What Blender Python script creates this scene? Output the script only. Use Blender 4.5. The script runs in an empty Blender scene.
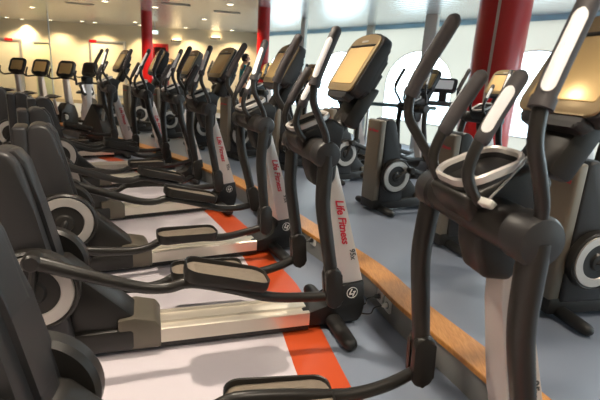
import bpy, bmesh, math, random
from mathutils import Vector, Matrix
from mathutils.geometry import tessellate_polygon

random.seed(7)
PI = math.pi
SC = bpy.context.scene
COL = SC.collection
R = math.radians

# ------------------------------------------------------------------ camera
CAM_H = 1.42
F_PX, PITCH, ROLL = 453.4, R(15.19), R(3.64)
FW = Vector((0, math.cos(PITCH), -math.sin(PITCH)))
_r0 = Vector((1, 0, 0)); _u0 = _r0.cross(FW)
RIGHT = _r0 * math.cos(ROLL) + _u0 * math.sin(ROLL)
UP = -_r0 * math.sin(ROLL) + _u0 * math.cos(ROLL)
cd = bpy.data.cameras.new('camera')
cam = bpy.data.objects.new('camera', cd); COL.objects.link(cam)
m = Matrix((RIGHT, UP, -FW)).transposed().to_4x4()
m.translation = (0, 0, CAM_H)
cam.matrix_world = m
cd.sensor_width = 36; cd.lens = 36 * F_PX / 600
cd.clip_start = 0.05; cd.clip_end = 200
cd.dof.use_dof = True; cd.dof.focus_distance = 2.6; cd.dof.aperture_fstop = 4.5
SC.camera = cam

# ------------------------------------------------------------------ materials
def mat(name, col, rough=0.5, metal=0.0, noise=0.0, nscale=20, bump=0.0, bscale=200, emit=None, estr=0.0, coat=0.0, spec=0.5, mottle=None):
    M = bpy.data.materials.new(name); M.use_nodes = True
    nt = M.node_tree; b = nt.nodes['Principled BSDF']
    b.inputs['Base Color'].default_value = (*col, 1)
    b.inputs['Roughness'].default_value = rough
    b.inputs['Metallic'].default_value = metal
    b.inputs['Specular IOR Level'].default_value = spec
    if coat: b.inputs['Coat Weight'].default_value = coat
    tc = nt.nodes.new('ShaderNodeTexCoord')
    if noise:
        n = nt.nodes.new('ShaderNodeTexNoise'); n.inputs['Scale'].default_value = nscale; n.inputs['Detail'].default_value = 4
        nt.links.new(tc.outputs['Object'], n.inputs['Vector'])
        r = nt.nodes.new('ShaderNodeMapRange'); r.inputs['To Min'].default_value = 1 - noise; r.inputs['To Max'].default_value = 1 + noise
        nt.links.new(n.outputs['Fac'], r.inputs['Value'])
        mx = nt.nodes.new('ShaderNodeVectorMath'); mx.operation = 'SCALE'
        mx.inputs[0].default_value = col
        nt.links.new(r.outputs['Result'], mx.inputs['Scale'])
        nt.links.new(mx.outputs['Vector'], b.inputs['Base Color'])
    if bump:
        n2 = nt.nodes.new('ShaderNodeTexNoise'); n2.inputs['Scale'].default_value = bscale; n2.inputs['Detail'].default_value = 3
        nt.links.new(tc.outputs['Object'], n2.inputs['Vector'])
        bp = nt.nodes.new('ShaderNodeBump'); bp.inputs['Strength'].default_value = bump; bp.inputs['Distance'].default_value = 0.002
        nt.links.new(n2.outputs['Fac'], bp.inputs['Height']); nt.links.new(bp.outputs['Normal'], b.inputs['Normal'])
    if emit:
        b.inputs['Emission Color'].default_value = (*emit, 1); b.inputs['Emission Strength'].default_value = estr
    return M

M_DARK = mat('dark_plastic', (0.019, 0.017, 0.015), 0.40, spec=0.4, noise=0.12, nscale=9, bump=0.12, bscale=420)
M_SHROUD = mat('shroud_plastic', (0.028, 0.027, 0.028), 0.42, spec=0.42, noise=0.10, nscale=6, bump=0.15, bscale=500)
M_RPANEL = mat('rear_panel_grey', (0.21, 0.177, 0.135), 0.42, metal=0.25, noise=0.05, nscale=6)
M_TUBE = mat('charcoal_tube', (0.020, 0.018, 0.016), 0.36, spec=0.4, noise=0.08, nscale=14)
M_FOAM = mat('foam_grip', (0.052, 0.046, 0.048), 0.58, noise=0.12, nscale=60, bump=0.25, bscale=700)
M_RUB = mat('black_rubber', (0.012, 0.0115, 0.011), 0.5, bump=0.2, bscale=300)
M_SILV = mat('silver_mast', (0.76, 0.71, 0.68), 0.36, metal=0.2, noise=0.03, nscale=5)
M_ALU = mat('aluminium_rail', (0.88, 0.80, 0.68), 0.33, metal=0.6, noise=0.03, nscale=7)
M_RING = mat('silver_ring', (0.60, 0.56, 0.52), 0.38, metal=0.5, noise=0.04)
M_CHROME = mat('sensor_chrome', (0.95, 0.95, 0.96), 0.28, metal=0.0)
M_BEZEL = mat('bezel_warm_reflection', (0.38, 0.285, 0.16), 0.36, metal=0.5, noise=0.04, nscale=8)  # silver bezel; the warm light it reflects is put into the base colour
M_SCREEN = mat('screen_gold_reflection', (0.98, 0.70, 0.32), 0.24, metal=0.35, noise=0.03, nscale=4)  # gold base colour stands in for the warm room reflected in the glass
M_GSCREEN = mat('small_screen', (0.45, 0.47, 0.45), 0.3, emit=(0.8, 0.85, 0.85), estr=0.25)
M_WSCREEN = mat('white_display', (0.7, 0.7, 0.68), 0.3, emit=(1, 0.97, 0.92), estr=0.8)
M_PAD = mat('footplate_pad', (0.24, 0.195, 0.15), 0.62, noise=0.15, nscale=40, bump=0.4, bscale=260)
M_TRAY = mat('tray_rim', (0.62, 0.585, 0.56), 0.35, metal=0.2)
M_COVER = mat('rail_cover', (0.13, 0.112, 0.085), 0.40, metal=0.25, noise=0.08)
M_RED = mat('logo_red', (0.62, 0.03, 0.055), 0.45)
M_LGREY = mat('logo_grey', (0.09, 0.09, 0.09), 0.5)
M_WHITE = mat('white_plastic', (0.88, 0.86, 0.81), 0.4)
M_CORD = mat('cord_black', (0.02, 0.02, 0.02), 0.5)
M_GCORD = mat('cord_grey', (0.30, 0.29, 0.28), 0.45)
M_STEEL = mat('steel_frame', (0.55, 0.55, 0.54), 0.32, metal=0.8)
M_COLRED = mat('column_red', (0.56, 0.010, 0.012), 0.30, coat=0.15, noise=0.03, nscale=2)
M_COLSTRIP = mat('column_strip', (0.62, 0.50, 0.44), 0.35, metal=0.3)
M_POST = mat('window_post', (0.86, 0.86, 0.78), 0.35, metal=0.1)
M_RAILG = mat('handrail_green', (0.12, 0.17, 0.165), 0.4)
M_MIRROR = mat('mirror_cream_reflection', (0.74, 0.68, 0.50), 0.25, noise=0.03, nscale=2)  # mirror face; the cream room it reflects is painted as base colour
M_FRAME = mat('frame_silver', (0.60, 0.60, 0.58), 0.3, metal=0.8)
M_DOORP = mat('pale_green_panel', (0.66, 0.68, 0.42), 0.4, noise=0.03)
M_POSTER = mat('poster_dark', (0.055, 0.012, 0.010), 0.35, noise=0.5, nscale=9)
M_CASE = mat('case_red', (0.30, 0.010, 0.010), 0.35)
M_FLAME = mat('poster_orange', (0.75, 0.14, 0.02), 0.4, noise=0.3, nscale=12)
M_SKIN = mat('skin', (0.55, 0.27, 0.16), 0.5)
M_TEAL = mat('teal_shirt', (0.012, 0.21, 0.26), 0.8, noise=0.1, nscale=30)
M_SHORT = mat('black_shorts', (0.012, 0.012, 0.014), 0.8)
M_PINK = mat('pink_leggings', (0.55, 0.06, 0.12), 0.7)
M_HAIR = mat('dark_hair', (0.02, 0.012, 0.008), 0.6)
M_SHOE = mat('trainers', (0.6, 0.6, 0.6), 0.6)
M_LAMP = mat('lamp_disc', (1, 0.95, 0.85), 0.4, emit=(1.0, 0.84, 0.60), estr=9.0)
M_LAMPRIM = mat('lamp_rim', (0.75, 0.73, 0.68), 0.35, metal=0.4)
M_VENT = mat('vent_dark', (0.10, 0.09, 0.075), 0.5, metal=0.3)
M_SIGN = mat('lit_sign', (0.7, 0.9, 0.8), 0.4, emit=(0.75, 1.0, 0.85), estr=2.0)

# setting materials
def wood_mat():
    M = mat('oak_nosing', (0.60, 0.27, 0.062), 0.34)
    nt = M.node_tree; b = nt.nodes['Principled BSDF']
    tc = nt.nodes.new('ShaderNodeTexCoord')
    mp = nt.nodes.new('ShaderNodeMapping'); mp.inputs['Scale'].default_value = (1, 1, 1)
    w = nt.nodes.new('ShaderNodeTexNoise'); w.inputs['Scale'].default_value = 9; w.inputs['Detail'].default_value = 6; w.inputs['Distortion'].default_value = 2.0
    mp.inputs['Scale'].default_value = (6, 0.8, 1); mp.inputs['Rotation'].default_value = (0, 0, R(22))
    nt.links.new(tc.outputs['Object'], mp.inputs['Vector']); nt.links.new(mp.outputs['Vector'], w.inputs['Vector'])
    r = nt.nodes.new('ShaderNodeValToRGB')
    r.color_ramp.elements[0].position = .3; r.color_ramp.elements[0].color = (0.50, 0.20, 0.040, 1)
    r.color_ramp.elements[1].position = .7; r.color_ramp.elements[1].color = (0.68, 0.32, 0.085, 1)
    nt.links.new(w.outputs['Fac'], r.inputs['Fac']); nt.links.new(r.outputs['Color'], b.inputs['Base Color'])
    return M
M_WOOD = wood_mat()
M_FLOORW = mat('vinyl_lilac_white', (0.69, 0.635, 0.69), 0.33, noise=0.03, nscale=3)
M_FLOORR = mat('vinyl_red', (0.62, 0.085, 0.022), 0.33, noise=0.04, nscale=3)
M_FLOORB = mat('vinyl_blue', (0.232, 0.272, 0.350), 0.33, noise=0.04, nscale=3)
M_RISER = mat('riser_grey', (0.25, 0.25, 0.24), 0.5, noise=0.04)
M_WALL = mat('wall_cream', (0.82, 0.71, 0.50), 0.6, noise=0.02, nscale=2)
M_SKIRT = mat('skirting', (0.45, 0.36, 0.22), 0.5)

def ceiling_mat():
    M = mat('metal_ceiling', (0.80, 0.79, 0.76), 0.26, metal=0.65)
    nt = M.node_tree; b = nt.nodes['Principled BSDF']
    tc = nt.nodes.new('ShaderNodeTexCoord')
    mp = nt.nodes.new('ShaderNodeMapping'); mp.inputs['Rotation'].default_value = (0, 0, R(-12))
    w = nt.nodes.new('ShaderNodeTexWave'); w.wave_type = 'BANDS'; w.bands_direction = 'Y'
    w.inputs['Scale'].default_value = 1.6; w.inputs['Distortion'].default_value = 0.6; w.inputs['Detail'].default_value = 1; w.inputs['Detail Scale'].default_value = 0.4
    nt.links.new(tc.outputs['Object'], mp.inputs['Vector']); nt.links.new(mp.outputs['Vector'], w.inputs['Vector'])
    br = nt.nodes.new('ShaderNodeTexBrick')
    br.inputs['Scale'].default_value = 1.0; br.inputs['Mortar Size'].default_value = 0.008
    br.inputs['Brick Width'].default_value = 1.2; br.inputs['Row Height'].default_value = 0.3
    br.inputs['Color1'].default_value = (0.82, 0.81, 0.78, 1); br.inputs['Color2'].default_value = (0.78, 0.77, 0.74, 1); br.inputs['Mortar'].default_value = (0.62, 0.60, 0.57, 1)
    nt.links.new(mp.outputs['Vector'], br.inputs['Vector']); nt.links.new(br.outputs['Color'], b.inputs['Base Color'])
    bp = nt.nodes.new('ShaderNodeBump'); bp.inputs['Strength'].default_value = 0.25; bp.inputs['Distance'].default_value = 0.02
    nt.links.new(w.outputs['Fac'], bp.inputs['Height']); nt.links.new(bp.outputs['Normal'], b.inputs['Normal'])
    return M
M_CEIL = ceiling_mat()

def translucent_mat(name='translucent_spandrel', dc=(0.82, 0.77, 0.68), tcol=(0.34, 0.305, 0.245)):
    M = bpy.data.materials.new(name); M.use_nodes = True
    nt = M.node_tree; nt.nodes.clear()
    o = nt.nodes.new('ShaderNodeOutputMaterial')
    d = nt.nodes.new('ShaderNodeBsdfDiffuse'); d.inputs['Color'].default_value = (*dc, 1)
    t = nt.nodes.new('ShaderNodeBsdfTranslucent'); t.inputs['Color'].default_value = (*tcol, 1)
    tc = nt.nodes.new('ShaderNodeTexCoord'); n = nt.nodes.new('ShaderNodeTexNoise'); n.inputs['Scale'].default_value = 1.2
    nt.links.new(tc.outputs['Object'], n.inputs['Vector'])
    mr = nt.nodes.new('ShaderNodeMapRange'); mr.inputs['To Min'].default_value = 0.40; mr.inputs['To Max'].default_value = 0.55
    nt.links.new(n.outputs['Fac'], mr.inputs['Value'])
    mx = nt.nodes.new('ShaderNodeMixShader')
    nt.links.new(mr.outputs['Result'], mx.inputs['Fac'])
    nt.links.new(d.outputs[0], mx.inputs[1]); nt.links.new(t.outputs[0], mx.inputs[2]); nt.links.new(mx.outputs[0], o.inputs[0])
    return M
M_SPANDREL = translucent_mat()  # translucency added so the sky behind brightens the beige window wall
M_HEADER = translucent_mat('translucent_header', (0.60, 0.74, 0.80), (0.22, 0.30, 0.33))  # header band made translucent too, brightened by the sky behind it

def glass_mat():
    M = bpy.data.materials.new('window_glass'); M.use_nodes = True
    nt = M.node_tree; nt.nodes.clear()
    o = nt.nodes.new('ShaderNodeOutputMaterial')
    t = nt.nodes.new('ShaderNodeBsdfTransparent'); t.inputs['Color'].default_value = (0.93, 0.97, 0.98, 1)
    g = nt.nodes.new('ShaderNodeBsdfGlossy'); g.inputs['Roughness'].default_value = 0.03
    fr = nt.nodes.new('ShaderNodeFresnel'); fr.inputs['IOR'].default_value = 1.35
    mx = nt.nodes.new('ShaderNodeMixShader')
    nt.links.new(fr.outputs[0], mx.inputs['Fac']); nt.links.new(t.outputs[0], mx.inputs[1]); nt.links.new(g.outputs[0], mx.inputs[2]); nt.links.new(mx.outputs[0], o.inputs[0])
    return M
M_GLASS = glass_mat()

# ------------------------------------------------------------------ mesh helpers
def finish(bm, name, smooth=True, angle=35):
    bmesh.ops.recalc_face_normals(bm, faces=bm.faces[:])
    me = bpy.data.meshes.new(name); bm.to_mesh(me); bm.free()
    if smooth:
        for p in me.polygons: p.use_smooth = True
        me.set_sharp_from_angle(angle=R(angle))
    return me

def link(name, me, material, parent=None):
    if len(me.materials) == 0: me.materials.append(material)
    o = bpy.data.objects.new(name, me); COL.objects.link(o)
    if parent: o.parent = parent
    return o

def obj(name, bm, material, parent=None, angle=35):
    return link(name, finish(bm, name, angle=angle), material, parent)

def tag(o, label, cat, group=None, kind=None):
    if label: o['label'] = label
    if cat: o['category'] = cat
    if group: o['group'] = group
    if kind: o['kind'] = kind
    return o

def thing(name, label, cat, loc=(0, 0, 0), rz=0.0, group=None):
    o = bpy.data.objects.new(name, None); COL.objects.link(o)
    o.location = loc; o.rotation_euler = (0, 0, rz); o.empty_display_size = 0.1
    return tag(o, label, cat, group)

def struct(name, bm, material, angle=35):
    o = obj(name, bm, material, None, angle); o['kind'] = 'structure'; return o

def add_box(bm, x0, x1, y0, y1, z0, z1, bev=0.0, seg=2, mtx=None):
    vs = [bm.verts.new((x, y, z)) for x in (x0, x1) for y in (y0, y1) for z in (z0, z1)]
    q = [(0, 1, 3, 2), (4, 6, 7, 5), (0, 4, 5, 1), (2, 3, 7, 6), (0, 2, 6, 4), (1, 5, 7, 3)]
    fs = [bm.faces.new([vs[i] for i in f]) for f in q]
    geom_v = vs
    if bev:
        es = list({e for f in fs for e in f.edges})
        r = bmesh.ops.bevel(bm, geom=es, offset=bev, segments=seg, affect='EDGES', profile=0.5, clamp_overlap=True)
        geom_v = list({v for f in r['faces'] for v in f.verts} | {v for v in vs if v.is_valid})
    if mtx: bmesh.ops.transform(bm, matrix=mtx, verts=[v for v in geom_v if v.is_valid])
    return bm

def add_prism(bm, prof, y0, y1, bev=0.0, seg=2, mtx=None, taper=None):
    """profile in (x,z), extruded along y. taper: function (x,z)->half width overriding y0,y1"""
    def yy(p, s): return (s * taper(p)) if taper else (y0 if s < 0 else y1)
    a = [bm.verts.new((p[0], yy(p, -1), p[1])) for p in prof]
    b = [bm.verts.new((p[0], yy(p, 1), p[1])) for p in prof]
    n = len(prof); fs = [bm.faces.new(a), bm.faces.new(b[::-1])]
    for i in range(n):
        j = (i + 1) % n
        fs.append(bm.faces.new((a[i], b[i], b[j], a[j])))
    vs = a + b
    if bev:
        es = [e for e in {e for f in fs for e in f.edges}]
        r = bmesh.ops.bevel(bm, geom=es, offset=bev, segments=seg, affect='EDGES', profile=0.5, clamp_overlap=True)
        vs = list({v for f in r['faces'] for v in f.verts} | {v for v in vs if v.is_valid})
    if mtx: bmesh.ops.transform(bm, matrix=mtx, verts=[v for v in vs if v.is_valid])
    return bm

def catmull(pts, n=6):
    P = [Vector(p) for p in pts]
    if len(P) < 3: return P
    out = []
    for i in range(len(P) - 1):
        p0 = P[i - 1] if i else P[0] * 2 - P[1]
        p1, p2 = P[i], P[i + 1]
        p3 = P[i + 2] if i + 2 < len(P) else P[-1] * 2 - P[-2]
        for k in range(n):
            t = k / n
            out.append(0.5 * ((2 * p1) + (p2 - p0) * t + (2 * p0 - 5 * p1 + 4 * p2 - p3) * t * t + (3 * p1 - p0 - 3 * p2 + p3) * t ** 3))
    out.append(P[-1]); return out

def add_tube(bm, pts, rad, seg=12, smooth=6, round_end=False, flat=None):
    """sweep. rad: number or list matching pts. flat: (scale along 1st normal, scale along 2nd)"""
    raw = [Vector(p) for p in pts]
    rr = rad if isinstance(rad, (list, tuple)) else [rad] * len(raw)
    if smooth and len(raw) > 2:
        P = catmull(raw, smooth)
        Q = []
        for i in range(len(raw) - 1):
            for k in range(smooth): Q.append(rr[i] + (rr[i + 1] - rr[i]) * k / smooth)
        Q.append(rr[-1])
    else: P, Q = raw, list(rr)
    if round_end:
        d0 = (P[0] - P[1]).normalized(); d1 = (P[-1] - P[-2]).normalized()
        a, b = [], []
        for t in (0.35, 0.75, 0.97):
            a.append((P[0] + d0 * Q[0] * math.sin(t * PI / 2), Q[0] * math.cos(t * PI / 2)))
            b.append((P[-1] + d1 * Q[-1] * math.sin(t * PI / 2), Q[-1] * math.cos(t * PI / 2)))
        P = [x[0] for x in a[::-1]] + P + [x[0] for x in b]; Q = [x[1] for x in a[::-1]] + Q + [x[1] for x in b]
    T = []
    for i in range(len(P)):
        d = (P[min(i + 1, len(P) - 1)] - P[max(i - 1, 0)]); T.append(d.normalized())
    ref = Vector((0, 1, 0)) if abs(T[0].y) < 0.9 else Vector((0, 0, 1))
    nrm = (ref - T[0] * ref.dot(T[0])).normalized()
    rings = []
    for i in range(len(P)):
        nrm = (nrm - T[i] * nrm.dot(T[i])).normalized(); bn = T[i].cross(nrm)
        fa, fb = flat if flat else (1, 1)
        rings.append([bm.verts.new(P[i] + (nrm * math.cos(2 * PI * k / seg) * fa + bn * math.sin(2 * PI * k / seg) * fb) * Q[i]) for k in range(seg)])
    for i in range(len(rings) - 1):
        for k in range(seg):
            j = (k + 1) % seg
            bm.faces.new((rings[i][k], rings[i][j], rings[i + 1][j], rings[i + 1][k]))
    bm.faces.new(rings[0][::-1]); bm.faces.new(rings[-1])
    return bm

def add_lathe(bm, prof, seg=28, mtx=None):
    """prof: list of (r, h) about local +Z, open ends are capped when r>0"""
    rings = []; vs = []
    for r, h in prof:
        if r <= 1e-6: ring = [bm.verts.new((0, 0, h))]
        else: ring = [bm.verts.new((r * math.cos(2 * PI * k / seg), r * math.sin(2 * PI * k / seg), h)) for k in range(seg)]
        rings.append(ring); vs += ring
    for a, b in zip(rings, rings[1:]):
        if len(a) == 1 and len(b) == 1: continue
        for k in range(seg):
            j = (k + 1) % seg
            if len(a) == 1: bm.faces.new((a[0], b[k], b[j]))
            elif len(b) == 1: bm.faces.new((a[k], b[0], a[j]))
            else: bm.faces.new((a[k], b[k], b[j], a[j]))
    if len(rings[0]) > 1 and rings[0] is not rings[-1]: bm.faces.new(rings[0][::-1])
    if len(rings[-1]) > 1: bm.faces.new(rings[-1])
    if mtx: bmesh.ops.transform(bm, matrix=mtx, verts=vs)
    return bm

ROT_Y = Matrix.Rotation(-PI / 2, 4, 'X')           # local +Z -> world +Y
def axis_mtx(c, s=1):                              # lathe whose +Z points to s*Y, centred at c
    return Matrix.Translation(c) @ Matrix.Rotation(-s * PI / 2, 4, 'X')

def add_ring(bm, ro, ri, th, seg=40, mtx=None):
    vs = []; rows = []
    for r, h in ((ro, 0), (ro - 0.004, th), (ri + 0.004, th), (ri, 0)):
        row = [bm.verts.new((r * math.cos(2 * PI * k / seg), r * math.sin(2 * PI * k / seg), h)) for k in range(seg)]
        rows.append(row); vs += row
    for i in range(4):
        a, b = rows[i], rows[(i + 1) % 4]
        for k in range(seg):
            j = (k + 1) % seg; bm.faces.new((a[k], a[j], b[j], b[k]))
    if mtx: bmesh.ops.transform(bm, matrix=mtx, verts=vs)
    return bm

def rrect(w, h, r, n=5, arch=0.0):
    """rounded rectangle centred in x, from 0..h in y; arch raises the top edge"""
    pts = []
    for cx, cy, a0 in ((w / 2 - r, r, -90), (w / 2 - r, h - r, 0), (-w / 2 + r, h - r, 90), (-w / 2 + r, r, 180)):
        for k in range(n + 1):
            a = R(a0 + 90 * k / n); pts.append([cx + r * math.cos(a), cy + r * math.sin(a)])
        if a0 == 0 and arch:
            for k in range(1, 8):
                t = k / 8; pts.append([(w / 2 - r) * (1 - 2 * t), h])
    if arch:
        for p in pts:
            if p[1] > h * 0.6: p[1] += arch * (1 - (2 * p[0] / w) ** 2) * (p[1] - h * 0.6) / (h * 0.4)
    return pts

def add_plate(bm, poly, th, mtx, bev=0.0, seg=2):
    """polygon in local xy, thickness along +z, transformed by mtx"""
    a = [bm.verts.new((p[0], p[1], 0)) for p in poly]; b = [bm.verts.new((p[0], p[1], th)) for p in poly]
    fa = bm.faces.new(a[::-1]); fb = bm.faces.new(b); n = len(poly); fs = [fa, fb]
    for i in range(n):
        j = (i + 1) % n; fs.append(bm.faces.new((a[i], a[j], b[j], b[i])))
    vs = a + b
    if bev:
        r = bmesh.ops.bevel(bm, geom=list(fa.edges) + list(fb.edges), offset=bev, segments=seg, affect='EDGES', profile=0.5, clamp_overlap=True)
        vs = list({v for f in r['faces'] for v in f.verts} | {v for v in vs if v.is_valid})
    bmesh.ops.transform(bm, matrix=mtx, verts=[v for v in vs if v.is_valid])
    return bm

def frame_mtx(o, ex, ey, ez=None):
    ex = Vector(ex).normalized(); ey = Vector(ey); ey = (ey - ex * ex.dot(ey)).normalized()
    ez = ex.cross(ey)
    M = Matrix((ex, ey, ez)).transposed().to_4x4(); M.translation = Vector(o); return M

def text_mesh(txt, size, mtx, shear=0.0, extrude=0.0008, bold=0.0, space=1.0):
    cu = bpy.data.curves.new('lettering', 'FONT'); cu.body = txt; cu.size = size; cu.shear = shear
    cu.extrude = extrude; cu.offset = bold; cu.align_x = 'CENTER'; cu.align_y = 'CENTER'; cu.resolution_u = 3; cu.space_character = space
    t = bpy.data.objects.new('lettering_tmp', cu); COL.objects.link(t)
    bpy.context.view_layer.update()
    me = bpy.data.meshes.new_from_object(t.evaluated_get(bpy.context.evaluated_depsgraph_get()))
    bpy.data.objects.remove(t); bpy.data.curves.remove(cu)
    me.transform(mtx); me.materials.clear(); return me

# ------------------------------------------------------------------ cross trainer
CACHE = {}
def shared(key, fn):
    if key not in CACHE: CACHE[key] = fn()
    return CACHE[key]

CR = Vector((-1.62, 0.42)); CRAD = 0.17          # crank centre and throw (x, z)
HUB = Vector((-0.30, 1.065)); SWING = 0.765; ROD = 1.42
YA = 0.27                                        # lateral place of the swing arms
YP = 0.235                                       # lateral place of pedal rods

def bm_new(): return bmesh.new()

def mesh_of(name, build, angle=35):
    def f():
        bm = bm_new(); build(bm); return finish(bm, name, angle=angle)
    return f

def b_rail(bm):
    prof = [(-0.105, 0.045), (0.105, 0.045), (0.105, 0.122), (0.093, 0.126), (0.080, 0.126), (0.076, 0.114), (0.030, 0.114), (0.026, 0.126),
            (-0.026, 0.126), (-0.030, 0.114), (-0.076, 0.114), (-0.080, 0.126), (-0.093, 0.126), (-0.105, 0.122)]
    a = [bm.verts.new((-1.09, y, z)) for y, z in prof]; b = [bm.verts.new((-0.26, y, z)) for y, z in prof]
    bm.faces.new(a); bm.faces.new(b[::-1])
    for i in range(len(prof)):
        j = (i + 1) % len(prof); bm.faces.new((a[i], b[i], b[j], a[j]))
def b_base(bm):       # dark rear chassis with the wedge that climbs to the drive
    add_box(bm, -1.86, -1.20, -0.13, 0.13, 0.03, 0.15, 0.02)
    add_prism(bm, [(-1.62, 0.14), (-1.62, 0.52), (-1.50, 0.50), (-1.16, 0.165), (-1.16, 0.06), (-1.62, 0.06)], -0.10, 0.10, 0.018)
    add_box(bm, -1.09, -0.26, -0.095, 0.095, 0.012, 0.044)
def b_cover(bm):
    add_prism(bm, [(-1.28, 0.03), (-1.28, 0.20), (-1.20, 0.21), (-1.10, 0.185), (-1.075, 0.15), (-1.075, 0.03)], -0.125, 0.125, 0.012)
def b_shroud(bm):
    prof = [(-1.79, 0.12), (-1.79, 1.0), (-1.765, 1.035), (-1.72, 1.042), (-1.675, 1.03), (-1.640, 0.98), (-1.595, 0.78), (-1.548, 0.55), (-1.50, 0.30), (-1.47, 0.12)]
    def tw(p): return 0.115 + 0.03 * max(0, min(1, (1.05 - p[1]) / 0.7))
    add_prism(bm, prof, 0, 0, 0.022, 3, taper=tw)
def b_seam(bm):       # raised spine down the middle of the sloping front
    prof = [(-1.72, 1.03), (-1.662, 1.038), (-1.623, 0.985), (-1.578, 0.785), (-1.531, 0.555), (-1.483, 0.30), (-1.52, 0.30)]
    add_prism(bm, prof, -0.06, 0.06, 0.010)
def b_rpanel(bm):
    add_box(bm, -1.865, -1.785, -0.125, 0.125, 0.13, 1.025, 0.02, 3)
def b_disc(s):
    def f(bm):
        c = (CR.x, s * 0.135, CR.y)
        add_lathe(bm, [(0.18, -0.02), (0.195, 0.0), (0.195, 0.045), (0.184, 0.055), (0.175, 0.048), (0.06, 0.048), (0.05, 0.062), (0.03, 0.066)], 44, axis_mtx(c, s))
    return f
def b_dring(s):
    return lambda bm: add_ring(bm, 0.173, 0.114, 0.008, 44, axis_mtx((CR.x, s * 0.183, CR.y), s))
def b_hub(bm):
    add_lathe(bm, [(0.040, -0.285), (0.056, -0.28), (0.060, -0.19), (0.064, -0.17), (0.066, 0.0), (0.064, 0.17), (0.060, 0.19), (0.056, 0.28), (0.040, 0.285)], 32, axis_mtx((HUB.x, 0, HUB.y)))
def b_hubcap(s):
    return lambda bm: add_lathe(bm, [(0.060, -0.07), (0.068, -0.060), (0.068, 0.008), (0.061, 0.020), (0.034, 0.027), (0.0, 0.029)], 32, axis_mtx((HUB.x, s * 0.275, HUB.y), s))
def b_pod(bm):
    bowl = [(-0.412, 1.128), (-0.395, 1.085), (-0.345, 1.03), (-0.20, 1.015), (-0.15, 1.05), (-0.14, 1.18), (-0.215, 1.225)]
    def tw(p): return 0.082 + 0.028 * max(0, min(1, (p[1] - 1.02) / 0.10))
    add_prism(bm, bowl, 0, 0, 0.016, 3, taper=tw)
    add_prism(bm, [(-0.18, 0.85), (-0.275, 0.86), (-0.312, 0.95), (-0.325, 1.05), (-0.145, 1.05), (-0.15, 0.90)], -0.064, 0.064, 0.02, 3)
def tray_mtx(): return frame_mtx((-0.318, 0, 1.208), (0, -1, 0), (0.205, 0, 0.088)) @ Matrix.Scale(0.92, 4)
def b_tray(bm):
    poly = [(x, y - 0.115) for x, y in rrect(0.225, 0.23, 0.075, 6)]
    M = tray_mtx(); n = len(poly)
    rows = []
    for sc, z in ((0.86, -0.028), (0.93, 0.0), (1.0, 0.006), (1.05, 0.0), (1.03, -0.022)):
        rows.append([bm.verts.new(M @ Vector((p[0] * sc, p[1] * sc, z))) for p in poly])
    for a, b in zip(rows, rows[1:]):
        for i in range(n):
            j = (i + 1) % n; bm.faces.new((a[i], a[j], b[j], b[i]))
def b_traywell(bm):
    poly = [(x, y - 0.115) for x, y in rrect(0.225, 0.23, 0.075, 6)]; M = tray_mtx(); n = len(poly)
    rows = [[bm.verts.new(M @ Vector((p[0] * s, p[1] * s, z))) for p in poly] for s, z in ((1.0, -0.02), (0.95, -0.10), (0.84, -0.10), (0.80, -0.055), (0.89, -0.012))]
    for a, b in zip(rows, rows[1:] ):
        for i in range(n):
            j = (i + 1) % n; bm.faces.new((a[i], a[j], b[j], b[i]))
    bm.faces.new(rows[3]); bm.faces.new(rows[1])
def b_mast(bm):
    front = [(-0.138, 0.97), (-0.072, 0.75), (-0.008, 0.54), (0.045, 0.37), (0.080, 0.265)]
    rear = [(-0.215, 0.97), (-0.18, 0.75), (-0.133, 0.54), (-0.092, 0.37), (-0.068, 0.265)]
    prof = front + rear[::-1]
    def tw(p): return 0.040 + 0.028 * max(0, min(1, (0.97 - p[1]) / 0.7))
    add_prism(bm, prof, 0, 0, 0.012, 3, taper=tw)
def b_boot(bm):
    prof = [(-0.29, 0.02), (0.062, 0.02), (0.088, 0.06), (0.092, 0.14), (0.078, 0.285), (-0.082, 0.262), (-0.10, 0.16), (-0.155, 0.125), (-0.29, 0.118)]
    add_prism(bm, prof, -0.085, 0.085, 0.014)
def b_foot(x, w):
    def f(bm):
        add_tube(bm, [(x, -w, 0.042), (x, -w * 0.6, 0.046), (x, 0, 0.05), (x, w * 0.6, 0.046), (x, w, 0.042)], [0.040, 0.044, 0.044, 0.044, 0.040], 16, 3, True, flat=(0.92, 1.1))
    return f
def b_neck(bm):
    add_tube(bm, [(-0.19, 0, 1.09), (-0.12, 0, 1.19), (-0.02, 0, 1.33), (0.04, 0, 1.46)], [0.055, 0.046, 0.045, 0.06], 16, 5, flat=(1.25, 0.8))
    add_prism(bm, [(-0.15, 1.20), (-0.065, 1.16), (0.06, 1.38), (-0.045, 1.38)], -0.085, 0.085, 0.02)
def ctap(poly, h=0.31): return [(x * (0.95 + 0.05 * min(1, max(0, y / h))), y) for x, y in poly]
def console_mtx(d=0.0):
    ey = Vector((0.155, 0, 0.275)).normalized(); ex = Vector((0, -1, 0)); ez = ex.cross(ey)
    return frame_mtx(Vector((-0.158, 0, 1.362)) + ez * d, ex, ey)
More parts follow.
